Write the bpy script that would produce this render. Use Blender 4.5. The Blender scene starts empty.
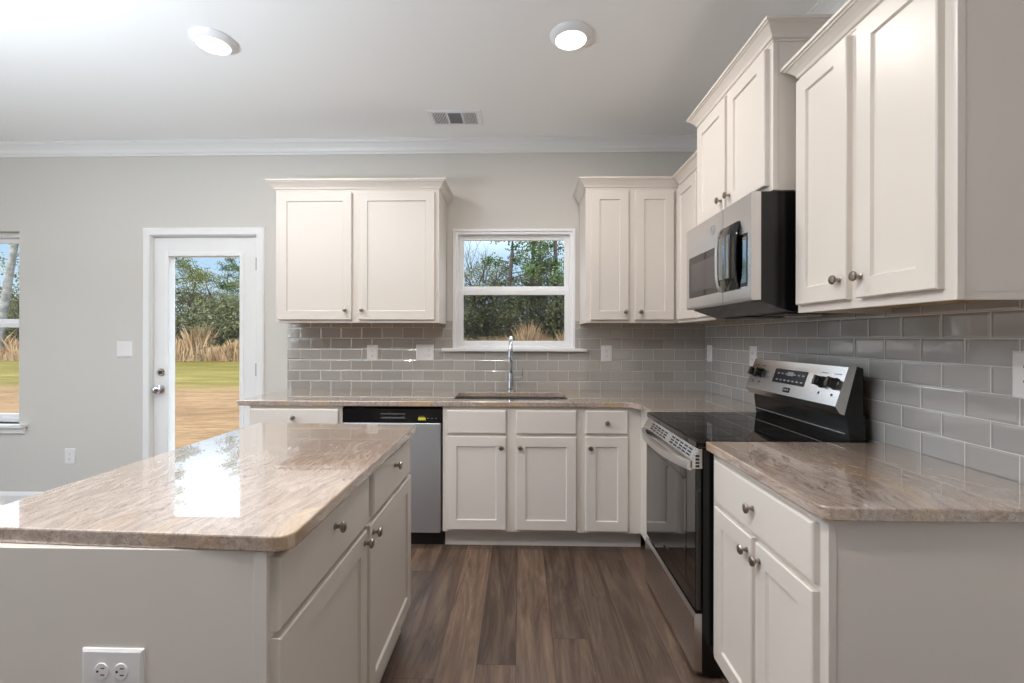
import bpy, bmesh, math, random
from mathutils import Vector, Matrix
R = random.Random(7)
PI = math.pi
scene = bpy.context.scene
col = scene.collection

# ------------------------------------------------------------------ camera
cam_d = bpy.data.cameras.new('camera')
cam = bpy.data.objects.new('camera', cam_d); col.objects.link(cam)
cam_d.sensor_width = 36.0
cam_d.lens = 460.3 / 1024 * 36.0
cam_d.shift_x = 3.1 / 1024
cam_d.shift_y = -4.66 / 1024
cam_d.clip_start = 0.05; cam_d.clip_end = 300
CAM_Z = 1.295
cam.matrix_world = (Matrix.Translation((0, 0, CAM_Z)) @ Matrix.Rotation(0.0255, 4, 'Z')
                    @ Matrix.Rotation(PI / 2, 4, 'X') @ Matrix.Rotation(0.0016, 4, 'Z'))
scene.camera = cam

# ------------------------------------------------------------------ view + world + lights
scene.view_settings.view_transform = 'Standard'
scene.view_settings.look = 'None'
scene.view_settings.exposure = 0.2
scene.view_settings.gamma = 1.0
scene.view_settings.use_curve_mapping = False
scene.cycles.use_denoising = True
scene.cycles.max_bounces = 10
scene.cycles.diffuse_bounces = 6
scene.cycles.glossy_bounces = 5
scene.cycles.transmission_bounces = 6
scene.cycles.transparent_max_bounces = 16
scene.cycles.sample_clamp_indirect = 6.0
scene.cycles.caustics_reflective = False
scene.cycles.caustics_refractive = False

world = bpy.data.worlds.new('sky'); scene.world = world
world.use_nodes = True
wn = world.node_tree.nodes; wl = world.node_tree.links
wn.clear()
w_out = wn.new('ShaderNodeOutputWorld'); w_bg = wn.new('ShaderNodeBackground')
w_tc = wn.new('ShaderNodeTexCoord'); w_sep = wn.new('ShaderNodeSeparateXYZ')
w_ramp = wn.new('ShaderNodeValToRGB')
wl.new(w_tc.outputs['Generated'], w_sep.inputs[0])
wl.new(w_sep.outputs['Z'], w_ramp.inputs[0])
cr = w_ramp.color_ramp
SKY_LOW = (0.74, 0.87, 0.99, 1); SKY_MID = (0.50, 0.72, 0.95, 1)
cr.elements[0].position = 0.0; cr.elements[0].color = SKY_LOW
cr.elements[1].position = 1.0; cr.elements[1].color = (0.80, 0.90, 1.0, 1)
e = cr.elements.new(0.13); e.color = SKY_MID
e = cr.elements.new(0.34); e.color = (0.85, 0.93, 1.0, 1)
w_str = wn.new('ShaderNodeMapRange')
w_str.inputs[1].default_value = 0.16; w_str.inputs[2].default_value = 0.36
w_str.inputs[3].default_value = 0.95; w_str.inputs[4].default_value = 4.5
w_str.interpolation_type = 'SMOOTHSTEP'
wl.new(w_sep.outputs['Z'], w_str.inputs[0])
w_sun = wn.new('ShaderNodeMapRange'); w_sun.interpolation_type = 'SMOOTHSTEP'     # bright haze on the sun's side of the sky
w_sun.inputs[1].default_value = 0.40; w_sun.inputs[2].default_value = -0.10
w_sun.inputs[3].default_value = 0.0; w_sun.inputs[4].default_value = 4.2
w_mul = wn.new('ShaderNodeMath'); w_mul.operation = 'MAXIMUM'
wl.new(w_sep.outputs['Y'], w_sun.inputs[0]); wl.new(w_str.outputs[0], w_mul.inputs[0]); wl.new(w_sun.outputs[0], w_mul.inputs[1])
wl.new(w_ramp.outputs[0], w_bg.inputs[0]); wl.new(w_mul.outputs[0], w_bg.inputs[1])
wl.new(w_bg.outputs[0], w_out.inputs[0])

sun_d = bpy.data.lights.new('sun', 'SUN'); sun = bpy.data.objects.new('sun', sun_d); col.objects.link(sun)
sun_d.energy = 2.6; sun_d.angle = 0.009; sun_d.color = (1.0, 0.93, 0.82)
sun.rotation_euler = Vector((-0.40, -0.70, 0.60)).to_track_quat('Z', 'Y').to_euler()
sun.location = (0, 0, 20)

def area(name, loc, direction, sx, sy, energy, color, shape='RECTANGLE', portal=False):
    d = bpy.data.lights.new(name, 'AREA'); o = bpy.data.objects.new(name, d); col.objects.link(o)
    d.shape = shape; d.size = sx; d.size_y = sy; d.energy = energy; d.color = color
    o.location = loc; o.rotation_euler = (-Vector(direction)).to_track_quat('Z', 'Y').to_euler()
    if portal: d.cycles.is_portal = True
    return o
# unseen uplight added left of the view to brighten the ceiling
uplight = area('added_uplight', (-2.4, 0.42, 1.40), (0.05, 0, 1), 1.0, 1.0, 84, (0.80, 0.91, 1.0))
uplight.data.spread = math.radians(170)
CEIL = 2.745
LED_SPOTS = [(-1.505, 2.215, 8.5), (0.238, 2.215, 9), (-1.505, 0.75, 16), (-0.45, 0.55, 18), (-3.4, 1.5, 9)]  # first two in view; the unseen rest are placed to brighten cabinet fronts

# ------------------------------------------------------------------ materials
def lin(r, g, b):
    f = lambda c: (c / 255 / 12.92) if c / 255 <= 0.04045 else ((c / 255 + 0.055) / 1.055) ** 2.4
    return (f(r), f(g), f(b), 1)

def mat(name, color=(.8, .8, .8, 1), rough=.5, metal=0.0, spec=.5, coat=0.0, coat_rough=.05, coat_ior=1.5):
    m = bpy.data.materials.new(name); m.use_nodes = True
    p = m.node_tree.nodes['Principled BSDF']
    p.inputs['Base Color'].default_value = color
    p.inputs['Roughness'].default_value = rough
    p.inputs['Metallic'].default_value = metal
    p.inputs['Specular IOR Level'].default_value = spec
    p.inputs['Coat Weight'].default_value = coat
    p.inputs['Coat Roughness'].default_value = coat_rough
    p.inputs['Coat IOR'].default_value = coat_ior
    return m

class NT:
    """small helper to wire nodes"""
    def __init__(s, m):
        s.t = m.node_tree; s.n = s.t.nodes; s.l = s.t.links; s.p = s.n['Principled BSDF']
    def add(s, t, **k):
        n = s.n.new(t)
        for a, b in k.items(): setattr(n, a, b)
        return n
    def put(s, a, b):
        if isinstance(a, (int, float, tuple)): b.default_value = a
        else: s.l.new(a, b)
    def math(s, op, a, b=0.0, c=None):
        n = s.add('ShaderNodeMath', operation=op)
        s.put(a, n.inputs[0]); s.put(b, n.inputs[1])
        if c is not None: s.put(c, n.inputs[2])
        return n.outputs[0]
    def pos(s):
        return s.add('ShaderNodeNewGeometry').outputs['Position']
    def sep(s, v):
        n = s.add('ShaderNodeSeparateXYZ'); s.l.new(v, n.inputs[0]); return n.outputs
    def comb(s, x, y, z=0.0):
        n = s.add('ShaderNodeCombineXYZ')
        for i, q in enumerate((x, y, z)): s.put(q, n.inputs[i])
        return n.outputs[0]
    def mapping(s, v, rot=(0, 0, 0), sc=(1, 1, 1), loc=(0, 0, 0)):
        n = s.add('ShaderNodeMapping'); s.l.new(v, n.inputs[0])
        n.inputs[1].default_value = loc; n.inputs[2].default_value = rot; n.inputs[3].default_value = sc
        return n.outputs[0]
    def noise(s, v, scale, detail=3, rough=.5, dist=0.0):
        n = s.add('ShaderNodeTexNoise'); s.l.new(v, n.inputs['Vector'])
        n.inputs['Scale'].default_value = scale; n.inputs['Detail'].default_value = detail
        n.inputs['Roughness'].default_value = rough; n.inputs['Distortion'].default_value = dist
        return n.outputs[0]
    def ramp(s, f, stops, interp='LINEAR'):
        n = s.add('ShaderNodeValToRGB'); s.l.new(f, n.inputs[0]); r = n.color_ramp; r.interpolation = interp
        r.elements[0].position, r.elements[0].color = stops[0]
        r.elements[1].position, r.elements[1].color = stops[-1]
        for p_, c in stops[1:-1]:
            e_ = r.elements.new(p_); e_.color = c
        return n.outputs[0]
    def mix(s, f, a, b, blend='MIX'):
        n = s.add('ShaderNodeMix', data_type='RGBA', blend_type=blend)
        s.put(f, n.inputs[0]); s.put(a, n.inputs[6]); s.put(b, n.inputs[7]); return n.outputs[2]
    def bump(s, h, strength=.3, dist=.002):
        n = s.add('ShaderNodeBump'); n.inputs['Strength'].default_value = strength; n.inputs['Distance'].default_value = dist
        s.l.new(h, n.inputs['Height']); return n.outputs[0]

M = {}
def wall_paint(name, c, amt=.04):
    m = mat(name, c, .85, spec=.25); t = NT(m); P = t.pos()
    n = t.noise(P, 260, 2); t.l.new(t.bump(n, amt, .001), t.p.inputs['Normal']); return m
M['wall'] = wall_paint('greige wall paint', lin(212, 209, 204))
M['ceiling'] = wall_paint('white ceiling paint', lin(246, 247, 248))
M['trim'] = mat('white trim paint', lin(236, 236, 236), .38)
M['cab'] = mat('white cabinet paint', lin(221, 214, 207), .36)
M['vinyl'] = mat('white vinyl', lin(240, 241, 243), .35)
M['plate'] = mat('white plastic', lin(232, 230, 230), .35)
M['slot'] = mat('dark slot', lin(30, 28, 26), .6)
M['nickel'] = mat('brushed nickel', lin(168, 158, 148), .28, 1.0)
M['hinge'] = mat('satin dark hinge', lin(92, 88, 86), .5, .3)
M['chrome'] = mat('chrome', lin(215, 216, 220), .12, 1.0)
M['black'] = mat('black enamel', lin(14, 14, 15), .22)
M['blackplastic'] = mat('black plastic', lin(20, 20, 21), .35)
M['blackglass'] = mat('black glass', lin(12, 12, 13), .03, spec=.7)
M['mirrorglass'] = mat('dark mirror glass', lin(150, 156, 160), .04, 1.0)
M['mwglass'] = mat('microwave window', lin(70, 64, 66), .10, spec=.6)
M['ovenglass'] = mat('oven glass', lin(17, 16, 17), .03, spec=.6, coat=.5, coat_rough=.02, coat_ior=1.5)
M['display'] = mat('dark display', lin(38, 40, 48), .2)
M['legend'] = mat('grey legend', lin(150, 154, 160), .5)
M['yellow'] = mat('yellow sticker', lin(225, 215, 60), .5)
M['orange'] = mat('orange mark', lin(190, 120, 40), .5)
M['birch'] = mat('raw cabinet underside', lin(190, 158, 112), .55)
M['gasket'] = mat('dark gasket', lin(40, 38, 38), .7)
def steel(name, c, rough=.27):
    m = mat(name, c, rough, 1.0); t = NT(m)
    v = t.mapping(t.pos(), sc=(3, 3, 420)); n = t.noise(v, 1.0, 2)
    t.l.new(t.bump(n, .05, .0006), t.p.inputs['Normal'])
    m.node_tree.nodes['Principled BSDF'].inputs['Anisotropic'].default_value = .4
    return m
M['steel'] = steel('stainless steel', lin(222, 220, 220))
M['satin'] = steel('satin stainless door', lin(214, 216, 222), .48)
M['sink'] = steel('sink steel', lin(170, 172, 172), .3)

def granite(name, ang, flow_seed):
    m = mat(name, (.5, .4, .3, 1), .12, spec=.6, coat=1.0, coat_rough=.015, coat_ior=1.75); t = NT(m); P = t.pos()
    big = t.noise(t.mapping(P, loc=(flow_seed, 3, 0)), 1.7, 2, .5)
    warp = t.add('ShaderNodeVectorMath', operation='SCALE')
    wv = t.add('ShaderNodeTexNoise'); t.l.new(P, wv.inputs['Vector']); wv.inputs['Scale'].default_value = 2.2; wv.inputs['Detail'].default_value = 2
    t.l.new(wv.outputs['Color'], warp.inputs[0]); warp.inputs['Scale'].default_value = .22
    addv = t.add('ShaderNodeVectorMath', operation='ADD'); t.l.new(P, addv.inputs[0]); t.l.new(warp.outputs[0], addv.inputs[1])
    v = t.mapping(addv.outputs[0], rot=(0, 0, ang), sc=(44, 5.5, 44), loc=(flow_seed, 0, 0))
    n1 = t.noise(v, 1.6, 7, .62, .5)
    c1 = t.ramp(n1, [(.26, lin(138, 118, 107)), (.44, lin(168, 150, 138)), (.56, lin(184, 167, 155)), (.74, lin(202, 188, 176))])
    v2 = t.mapping(addv.outputs[0], rot=(0, 0, ang), sc=(130, 22, 130), loc=(0, flow_seed, 0))
    n2 = t.noise(v2, 1.5, 4, .7)
    c2 = t.mix(t.ramp(n2, [(.30, (1, 1, 1, 1)), (.44, (0, 0, 0, 1))]), c1, lin(116, 98, 89))
    n3 = t.noise(P, 330, 2, .6)
    c3 = t.mix(t.ramp(n3, [(.26, (1, 1, 1, 1)), (.40, (0, 0, 0, 1))]), c2, lin(70, 60, 58))
    # ochre bands
    v4 = t.mapping(addv.outputs[0], rot=(0, 0, ang), sc=(5.2, .9, 5), loc=(flow_seed * 1.7, .4, 0))
    n4 = t.noise(v4, 1.0, 3, .5)
    f4 = t.ramp(n4, [(.52, (0, 0, 0, 1)), (.66, (.55, .55, .55, 1))])
    c4 = t.mix(f4, c3, lin(200, 168, 118), 'MIX')
    t.l.new(c4, t.p.inputs['Base Color'])
    return m
M['granite_island'] = granite('granite island', -.25, 1.3)
M['granite_back'] = granite('granite counter', -1.35, 4.1)

def tile(name, horiz, shift, z0=.889, ca=lin(168, 167, 166), cb=lin(178, 177, 176)):
    m = mat(name, lin(170, 168, 164), .07, spec=.5, coat=.9, coat_rough=.02, coat_ior=1.75); t = NT(m)
    s = t.sep(t.pos()); W, H = .154, .0785
    v = t.math('DIVIDE', t.math('SUBTRACT', s['Z'], z0), H); row = t.math('FLOOR', v); fv = t.math('FRACT', v)
    half = t.math('MULTIPLY', t.math('FLOORED_MODULO', row, 2.0), .5)
    u = t.math('ADD', t.math('DIVIDE', t.math('ADD', s[horiz], shift), W), half); cl = t.math('FLOOR', u); fu = t.math('FRACT', u)
    d = t.math('MINIMUM', t.math('MULTIPLY', t.math('MINIMUM', fu, t.math('SUBTRACT', 1.0, fu)), W),
               t.math('MULTIPLY', t.math('MINIMUM', fv, t.math('SUBTRACT', 1.0, fv)), H))
    wn_ = t.add('ShaderNodeTexWhiteNoise', noise_dimensions='2D'); t.l.new(t.comb(row, cl), wn_.inputs['Vector'])
    rc = t.add('ShaderNodeSeparateColor'); t.l.new(wn_.outputs['Color'], rc.inputs[0])
    mort = t.math('LESS_THAN', d, .0013)
    tone = t.mix(rc.outputs[2], ca, cb)
    t.l.new(t.mix(mort, tone, lin(214, 212, 207)), t.p.inputs['Base Color'])
    t.l.new(t.math('ADD', t.math('MULTIPLY', mort, .5), .06), t.p.inputs['Roughness'])
    t.l.new(t.math('SUBTRACT', .9, t.math('MULTIPLY', mort, .9)), t.p.inputs['Coat Weight'])
    mr = t.add('ShaderNodeMapRange', interpolation_type='SMOOTHERSTEP'); t.l.new(d, mr.inputs[0]); mr.inputs[1].default_value = .0005; mr.inputs[2].default_value = .010
    tilt = t.math('ADD', t.math('MULTIPLY', fu, t.math('MULTIPLY', t.math('SUBTRACT', rc.outputs[0], .5), .45)),
                  t.math('MULTIPLY', fv, t.math('MULTIPLY', t.math('SUBTRACT', rc.outputs[1], .5), .35)))
    h = t.math('ADD', t.math('ADD', mr.outputs[0], tilt), t.math('MULTIPLY', t.noise(t.pos(), 11, 2), .8))
    nb = t.bump(h, .8, .0020)
    t.l.new(nb, t.p.inputs['Normal']); t.l.new(nb, t.p.inputs['Coat Normal'])
    return m
M['tile_back'] = tile('subway tile back', 'X', .03, .889, lin(172, 168, 162), lin(181, 177, 171))
M['tile_right'] = tile('subway tile right', 'Y', .110, .8995)

def planks():
    m = mat('dark vinyl plank', (.1, .07, .05, 1), .42, spec=.45); t = NT(m); P = t.pos(); s = t.sep(P)
    W, L = .155, 1.22
    u = t.math('DIVIDE', t.math('ADD', s['X'], .017 + 10 * .155), W)
    row = t.math('FLOOR', u); fu = t.math('FRACT', u)
    wn1 = t.add('ShaderNodeTexWhiteNoise', noise_dimensions='1D'); t.l.new(row, wn1.inputs['W'])
    vv = t.math('ADD', t.math('DIVIDE', s['Y'], L), t.math('MULTIPLY', wn1.outputs[0], 1.0))
    cl = t.math('FLOOR', vv); fv = t.math('FRACT', vv)
    wn2 = t.add('ShaderNodeTexWhiteNoise', noise_dimensions='2D'); t.l.new(t.comb(row, cl), wn2.inputs['Vector'])
    rnd = wn2.outputs['Value']
    off = t.comb(t.math('MULTIPLY', rnd, 37.0), t.math('MULTIPLY', rnd, 91.0))
    ad = t.add('ShaderNodeVectorMath', operation='ADD'); t.l.new(P, ad.inputs[0]); t.l.new(off, ad.inputs[1])
    g1 = t.noise(t.mapping(ad.outputs[0], sc=(15, 1.5, 1)), 1.0, 8, .66, 1.4)
    g2 = t.noise(t.mapping(ad.outputs[0], sc=(150, 5, 1)), 1.0, 3, .6)
    base = t.ramp(g1, [(.28, lin(70, 56, 48)), (.45, lin(104, 86, 74)), (.58, lin(124, 105, 91)), (.75, lin(150, 131, 114))])
    base = t.mix(t.math('MULTIPLY', t.ramp(g2, [(.35, (1, 1, 1, 1)), (.55, (0, 0, 0, 1))]), .3), base, lin(70, 54, 46))
    tone = t.ramp(rnd, [(0, (.62, .60, .60, 1)), (.5, (.95, .93, .92, 1)), (1, (1.3, 1.24, 1.18, 1))])
    base = t.mix(1.0, base, tone, 'MULTIPLY')
    edge = t.math('MINIMUM', t.math('MULTIPLY', t.math('MINIMUM', fu, t.math('SUBTRACT', 1.0, fu)), W),
                  t.math('MULTIPLY', t.math('MINIMUM', fv, t.math('SUBTRACT', 1.0, fv)), L))
    seam = t.math('LESS_THAN', edge, .0012)
    t.l.new(t.mix(t.math('MULTIPLY', seam, .7), base, lin(48, 36, 30)), t.p.inputs['Base Color'])
    h = t.math('SUBTRACT', t.math('MULTIPLY', g2, .4), seam)
    t.l.new(t.bump(h, .25, .001), t.p.inputs['Normal'])
    return m
M['floor'] = planks()

def pane_mat(name, refl=1.0, tint=(1, 1, 1, 1)):
    m = bpy.data.materials.new(name); m.use_nodes = True; n = m.node_tree.nodes; l = m.node_tree.links; n.clear()
    o = n.new('ShaderNodeOutputMaterial'); mx = n.new('ShaderNodeMixShader'); tr = n.new('ShaderNodeBsdfTransparent'); gl = n.new('ShaderNodeBsdfGlossy')
    fr = n.new('ShaderNodeFresnel'); ge = n.new('ShaderNodeNewGeometry'); mr = n.new('ShaderNodeMapRange')
    mr.inputs[3].default_value = 1.3; mr.inputs[4].default_value = 1 / 1.3
    l.new(ge.outputs['Backfacing'], mr.inputs[0]); l.new(mr.outputs[0], fr.inputs[0])
    tr.inputs[0].default_value = tint; gl.inputs['Roughness'].default_value = .01
    l.new(fr.outputs[0], mx.inputs[0]); l.new(tr.outputs[0], mx.inputs[1]); l.new(gl.outputs[0], mx.inputs[2]); l.new(mx.outputs[0], o.inputs[0])
    return m
M['pane'] = pane_mat('window glass', tint=(.97, .98, .98, 1))
def screen_mat():
    m = bpy.data.materials.new('insect screen'); m.use_nodes = True; n = m.node_tree.nodes; l = m.node_tree.links; n.clear()
    o = n.new('ShaderNodeOutputMaterial'); mx = n.new('ShaderNodeMixShader'); tr = n.new('ShaderNodeBsdfTransparent'); df = n.new('ShaderNodeBsdfDiffuse')
    df.inputs[0].default_value = lin(52, 52, 54); mx.inputs[0].default_value = .32
    l.new(tr.outputs[0], mx.inputs[1]); l.new(df.outputs[0], mx.inputs[2]); l.new(mx.outputs[0], o.inputs[0])
    return m
M['screen'] = screen_mat()
def emit(name, c, s):
    m = bpy.data.materials.new(name); m.use_nodes = True; p = m.node_tree.nodes['Principled BSDF']
    p.inputs['Base Color'].default_value = c; p.inputs['Emission Color'].default_value = c; p.inputs['Emission Strength'].default_value = s
    return m
M['led'] = emit('lit diffuser', (1.0, .93, .84, 1), 5.0)

def leafmat(name, a, b, c, scale=1.3):
    m = mat(name, a, .8, spec=.2); t = NT(m)
    n = t.noise(t.pos(), scale, 4, .6)
    t.l.new(t.ramp(n, [(.3, a), (.5, b), (.72, c)]), t.p.inputs['Base Color']); return m
M['needles'] = leafmat('pine needles', lin(40, 56, 34), lin(66, 84, 48), lin(112, 118, 66))
M['needles2'] = leafmat('olive leaves', lin(66, 74, 38), lin(104, 104, 56), lin(140, 134, 78))
M['shrubleaf'] = leafmat('dark shrub leaves', lin(52, 56, 38), lin(82, 84, 56), lin(118, 110, 78))
M['bark'] = leafmat('pine bark', lin(44, 38, 35), lin(66, 58, 53), lin(90, 80, 73), 6)
M['palebark'] = leafmat('pale bark', lin(84, 82, 80), lin(120, 117, 112), lin(150, 146, 140), 3)
M['reed'] = leafmat('dry reeds', lin(130, 102, 74), lin(168, 138, 106), lin(190, 164, 132), .8)
def yard_mat():
    m = mat('yard ground', (.3, .2, .1, 1), .95, spec=.1); t = NT(m); P = t.pos(); s = t.sep(P)
    n1 = t.noise(t.mapping(P, sc=(.35, 1.4, 1)), 1.0, 5, .65); n2 = t.noise(t.mapping(P, sc=(3, 14, 1)), 1.0, 3, .6)
    sand = t.ramp(n1, [(.3, lin(98, 74, 50)), (.5, lin(118, 92, 65)), (.7, lin(133, 108, 81))])
    sand = t.mix(t.math('MULTIPLY', t.ramp(n2, [(.38, (1, 1, 1, 1)), (.56, (0, 0, 0, 1))]), .6), sand, lin(84, 64, 44))
    grass = t.ramp(n1, [(.3, lin(74, 67, 24)), (.5, lin(92, 83, 35)), (.72, lin(118, 102, 60))])
    edge = t.math('ADD', s['Y'], t.math('MULTIPLY', t.math('SUBTRACT', n1, .5), 5.0))
    f = t.ramp(t.math('DIVIDE', edge, 40.0), [(.335, (0, 0, 0, 1)), (.385, (1, 1, 1, 1))])
    t.l.new(t.mix(f, sand, grass), t.p.inputs['Base Color']); return m
M['yard'] = yard_mat()

# ------------------------------------------------------------------ mesh helpers (world coordinates, one object each)
class MB:
    def __init__(s): s.bm = bmesh.new()
    def face(s, vs):
        try: s.bm.faces.new(vs)
        except ValueError: pass
    def box(s, x0, x1, y0, y1, z0, z1, bev=0.0):
        t = bmesh.new()
        bmesh.ops.create_cube(t, size=1)
        for v in t.verts:
            v.co = Vector(((x0 + x1) / 2 + v.co.x * (x1 - x0), (y0 + y1) / 2 + v.co.y * (y1 - y0), (z0 + z1) / 2 + v.co.z * (z1 - z0)))
        if bev > 0:
            bmesh.ops.bevel(t, geom=list(t.edges), offset=bev, segments=2, affect='EDGES', profile=.5)
        s.merge(t); return s
    def merge(s, t, mtx=None):
        mp = {}
        for v in t.verts: mp[v] = s.bm.verts.new(mtx @ v.co if mtx else v.co)
        for f in t.faces: s.face([mp[v] for v in f.verts])
        t.free()
    def prism(s, poly, fn, a, b):
        """poly: 2-D points; fn(p, t) -> world; extruded from a to b"""
        A = [s.bm.verts.new(fn(p, a)) for p in poly]; B = [s.bm.verts.new(fn(p, b)) for p in poly]
        s.face(A); s.face(B[::-1]); n = len(poly)
        for i in range(n): s.face([A[i], A[(i + 1) % n], B[(i + 1) % n], B[i]])
        return s
    def rings(s, fn, w, h, rings, cap=True):
        """nested rectangles (inset, height) of a w x h front, fn(u,v,n)->world"""
        prev = None
        for (i, n) in rings:
            r = [s.bm.verts.new(fn(u, v, n)) for u, v in ((i, i), (w - i, i), (w - i, h - i), (i, h - i))]
            if prev:
                for k in range(4): s.face([prev[k], prev[(k + 1) % 4], r[(k + 1) % 4], r[k]])
            else: s.face(r[::-1])
            prev = r
        if cap: s.face(prev)
        return s
    def lathe(s, prof, fn, seg=20):
        """prof: (radius, height); fn(a,b,h)->world"""
        prev = None
        for r, h in prof:
            if r < 1e-6: cur = [s.bm.verts.new(fn(0, 0, h))]
            else: cur = [s.bm.verts.new(fn(r * math.cos(2 * PI * k / seg), r * math.sin(2 * PI * k / seg), h)) for k in range(seg)]
            if prev:
                if len(cur) == 1 and len(prev) > 1:
                    for k in range(seg): s.face([prev[k], prev[(k + 1) % seg], cur[0]])
                elif len(prev) == 1 and len(cur) > 1:
                    for k in range(seg): s.face([prev[0], cur[(k + 1) % seg], cur[k]])
                elif len(cur) > 1:
                    for k in range(seg): s.face([prev[k], prev[(k + 1) % seg], cur[(k + 1) % seg], cur[k]])
            prev = cur
        return s
    def tube(s, pts, rads, seg=8, cap=True):
        pts = [Vector(p) for p in pts]; prev = None; first = None
        ref = Vector((0, 0, 1))
        for i, p in enumerate(pts):
            d = (pts[min(i + 1, len(pts) - 1)] - pts[max(i - 1, 0)]).normalized()
            a = d.cross(ref)
            if a.length < 1e-3: a = d.cross(Vector((1, 0, 0)))
            a.normalize(); b = d.cross(a).normalized()
            r = rads[i] if isinstance(rads, (list, tuple)) else rads
            cur = [s.bm.verts.new(p + a * r * math.cos(2 * PI * k / seg) + b * r * math.sin(2 * PI * k / seg)) for k in range(seg)]
            if prev:
                for k in range(seg): s.face([prev[k], prev[(k + 1) % seg], cur[(k + 1) % seg], cur[k]])
            else: first = cur
            prev = cur
        if cap: s.face(first[::-1]); s.face(prev)
        return s
    def sweep(s, prof, path, side=1, closed_prof=True):
        """prof: (out, z) polygon, swept along a horizontal polyline with mitres; out points to the left of travel * side"""
        P = [Vector((p[0], p[1])) for p in path]; rows = []
        for i, p in enumerate(P):
            d0 = (P[i] - P[i - 1]).normalized() if i > 0 else None
            d1 = (P[i + 1] - P[i]).normalized() if i < len(P) - 1 else None
            n0 = Vector((-d0.y, d0.x)) * side if d0 else None
            n1 = Vector((-d1.y, d1.x)) * side if d1 else None
            if n0 is None: m = n1
            elif n1 is None: m = n0
            else: m = (n0 + n1) / (1 + n0.dot(n1))
            rows.append([s.bm.verts.new((p.x + m.x * o, p.y + m.y * o, z)) for o, z in prof])
        n = len(prof)
        for a, b in zip(rows, rows[1:]):
            for k in range(n): s.face([a[k], a[(k + 1) % n], b[(k + 1) % n], b[k]])
        s.face(rows[0][::-1]); s.face(rows[-1]); return s
    def build(s, name, m, parent=None, smooth=False, recalc=True, loc=None):
        off = Vector((0, 0, 0))
        if parent is not None:
            q = parent
            while q is not None: off += q.location; q = q.parent
        elif loc is not None: off = Vector(loc)
        if recalc: bmesh.ops.recalc_face_normals(s.bm, faces=s.bm.faces)
        for v in s.bm.verts: v.co -= off
        me = bpy.data.meshes.new(name); s.bm.to_mesh(me); s.bm.free()
        me.materials.append(m)
        if smooth:
            me.polygons.foreach_set('use_smooth', [True] * len(me.polygons))
            try: me.set_sharp_from_angle(angle=math.radians(38))
            except Exception: pass
        o = bpy.data.objects.new(name, me); col.objects.link(o)
        if parent is not None: o.parent = parent
        elif loc is not None: o.location = loc
        return o

def thing(name, label, cat, loc, group=None):
    o = bpy.data.objects.new(name, None); col.objects.link(o); o.location = loc; o.empty_display_size = .1
    o['label'] = label; o['category'] = cat
    if group: o['group'] = group
    return o
def tag(o, label, cat, group=None, kind=None):
    o['label'] = label; o['category'] = cat
    if group: o['group'] = group
    if kind: o['kind'] = kind
    return o
def struct(o):
    o['kind'] = 'structure'; return o

# fronts facing the camera (-y), the room from the right wall (-x), and the aisle from the island (+x)
def F_back(x0, y, z0): return lambda u, v, n: Vector((x0 + u, y - n, z0 + v))
def F_right(x, y0, z0): return lambda u, v, n: Vector((x - n, y0 + u, z0 + v))
def F_isl(x, y0, z0): return lambda u, v, n: Vector((x + n, y0 + u, z0 + v))
KNOB = [(.0, 0), (.0085, 0), (.0085, .002), (.0055, .004), (.0048, .012), (.0075, .016), (.0135, .0185), (.0150, .0225), (.0135, .0262), (.008, .0285), (0, .0292)]
def knob(parent, fn, u, v, n):
    MB().lathe(KNOB, lambda a, b, h: fn(u + a, v + b, n + h), 18).build('knob', M['nickel'], parent, smooth=True)
T = .020
def shaker(parent, fn, w, h, name='door', fr=.058):
    return MB().rings(fn, w, h, [(0, 0), (0, T - .003), (.003, T), (fr, T), (fr + .004, T - .008)]).build(name, M['cab'], parent)
def slabfront(parent, fn, w, h, name='drawer'):
    return MB().rings(fn, w, h, [(0, 0), (0, T - .006), (.002, T - .002), (.006, T)]).build(name, M['cab'], parent)

# ------------------------------------------------------------------ room shell
D = 3.404           # back wall face
XR = 1.354          # right wall face
XL, YB = -5.3, -8.5
WT = .14
def wall_grid(name, a0, a1, b0, b1, holes, fn, m):
    """wall in (a,b) with rectangular holes; fn(a,b,t) -> world, t 0 face, 1 back"""
    As = sorted({a0, a1} | {h[0] for h in holes} | {h[1] for h in holes}); Bs = sorted({b0, b1} | {h[2] for h in holes} | {h[3] for h in holes})
    mb = MB(); V = {}
    def vert(a, b, t):
        k = (a, b, t)
        if k not in V: V[k] = mb.bm.verts.new(fn(a, b, t))
        return V[k]
    solid = lambda i, j: 0 <= i < len(As) - 1 and 0 <= j < len(Bs) - 1 and not any(h[0] <= As[i] < h[1] and h[2] <= Bs[j] < h[3] for h in holes)
    for i in range(len(As) - 1):
        for j in range(len(Bs) - 1):
            if not solid(i, j): continue
            A0, A1, B0, B1 = As[i], As[i + 1], Bs[j], Bs[j + 1]
            for t in (0, 1): mb.face([vert(A0, B0, t), vert(A1, B0, t), vert(A1, B1, t), vert(A0, B1, t)])
            if not solid(i - 1, j): mb.face([vert(A0, B0, 0), vert(A0, B1, 0), vert(A0, B1, 1), vert(A0, B0, 1)])
            if not solid(i + 1, j): mb.face([vert(A1, B0, 0), vert(A1, B1, 0), vert(A1, B1, 1), vert(A1, B0, 1)])
            if not solid(i, j - 1): mb.face([vert(A0, B0, 0), vert(A1, B0, 0), vert(A1, B0, 1), vert(A0, B0, 1)])
            if not solid(i, j + 1): mb.face([vert(A0, B1, 0), vert(A1, B1, 0), vert(A1, B1, 1), vert(A0, B1, 1)])
    return struct(mb.build(name, m))
DOOR = (-2.797, -1.968, 0.0, 2.06)
WSINK = (-.487, .385, 1.21, 2.078)
WDINE = (-4.75, -3.812, .628, 2.092)
WL1 = (-3.9, -2.5, .62, 2.20); WL2 = (.05, 2.02, .05, 2.35)
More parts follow.
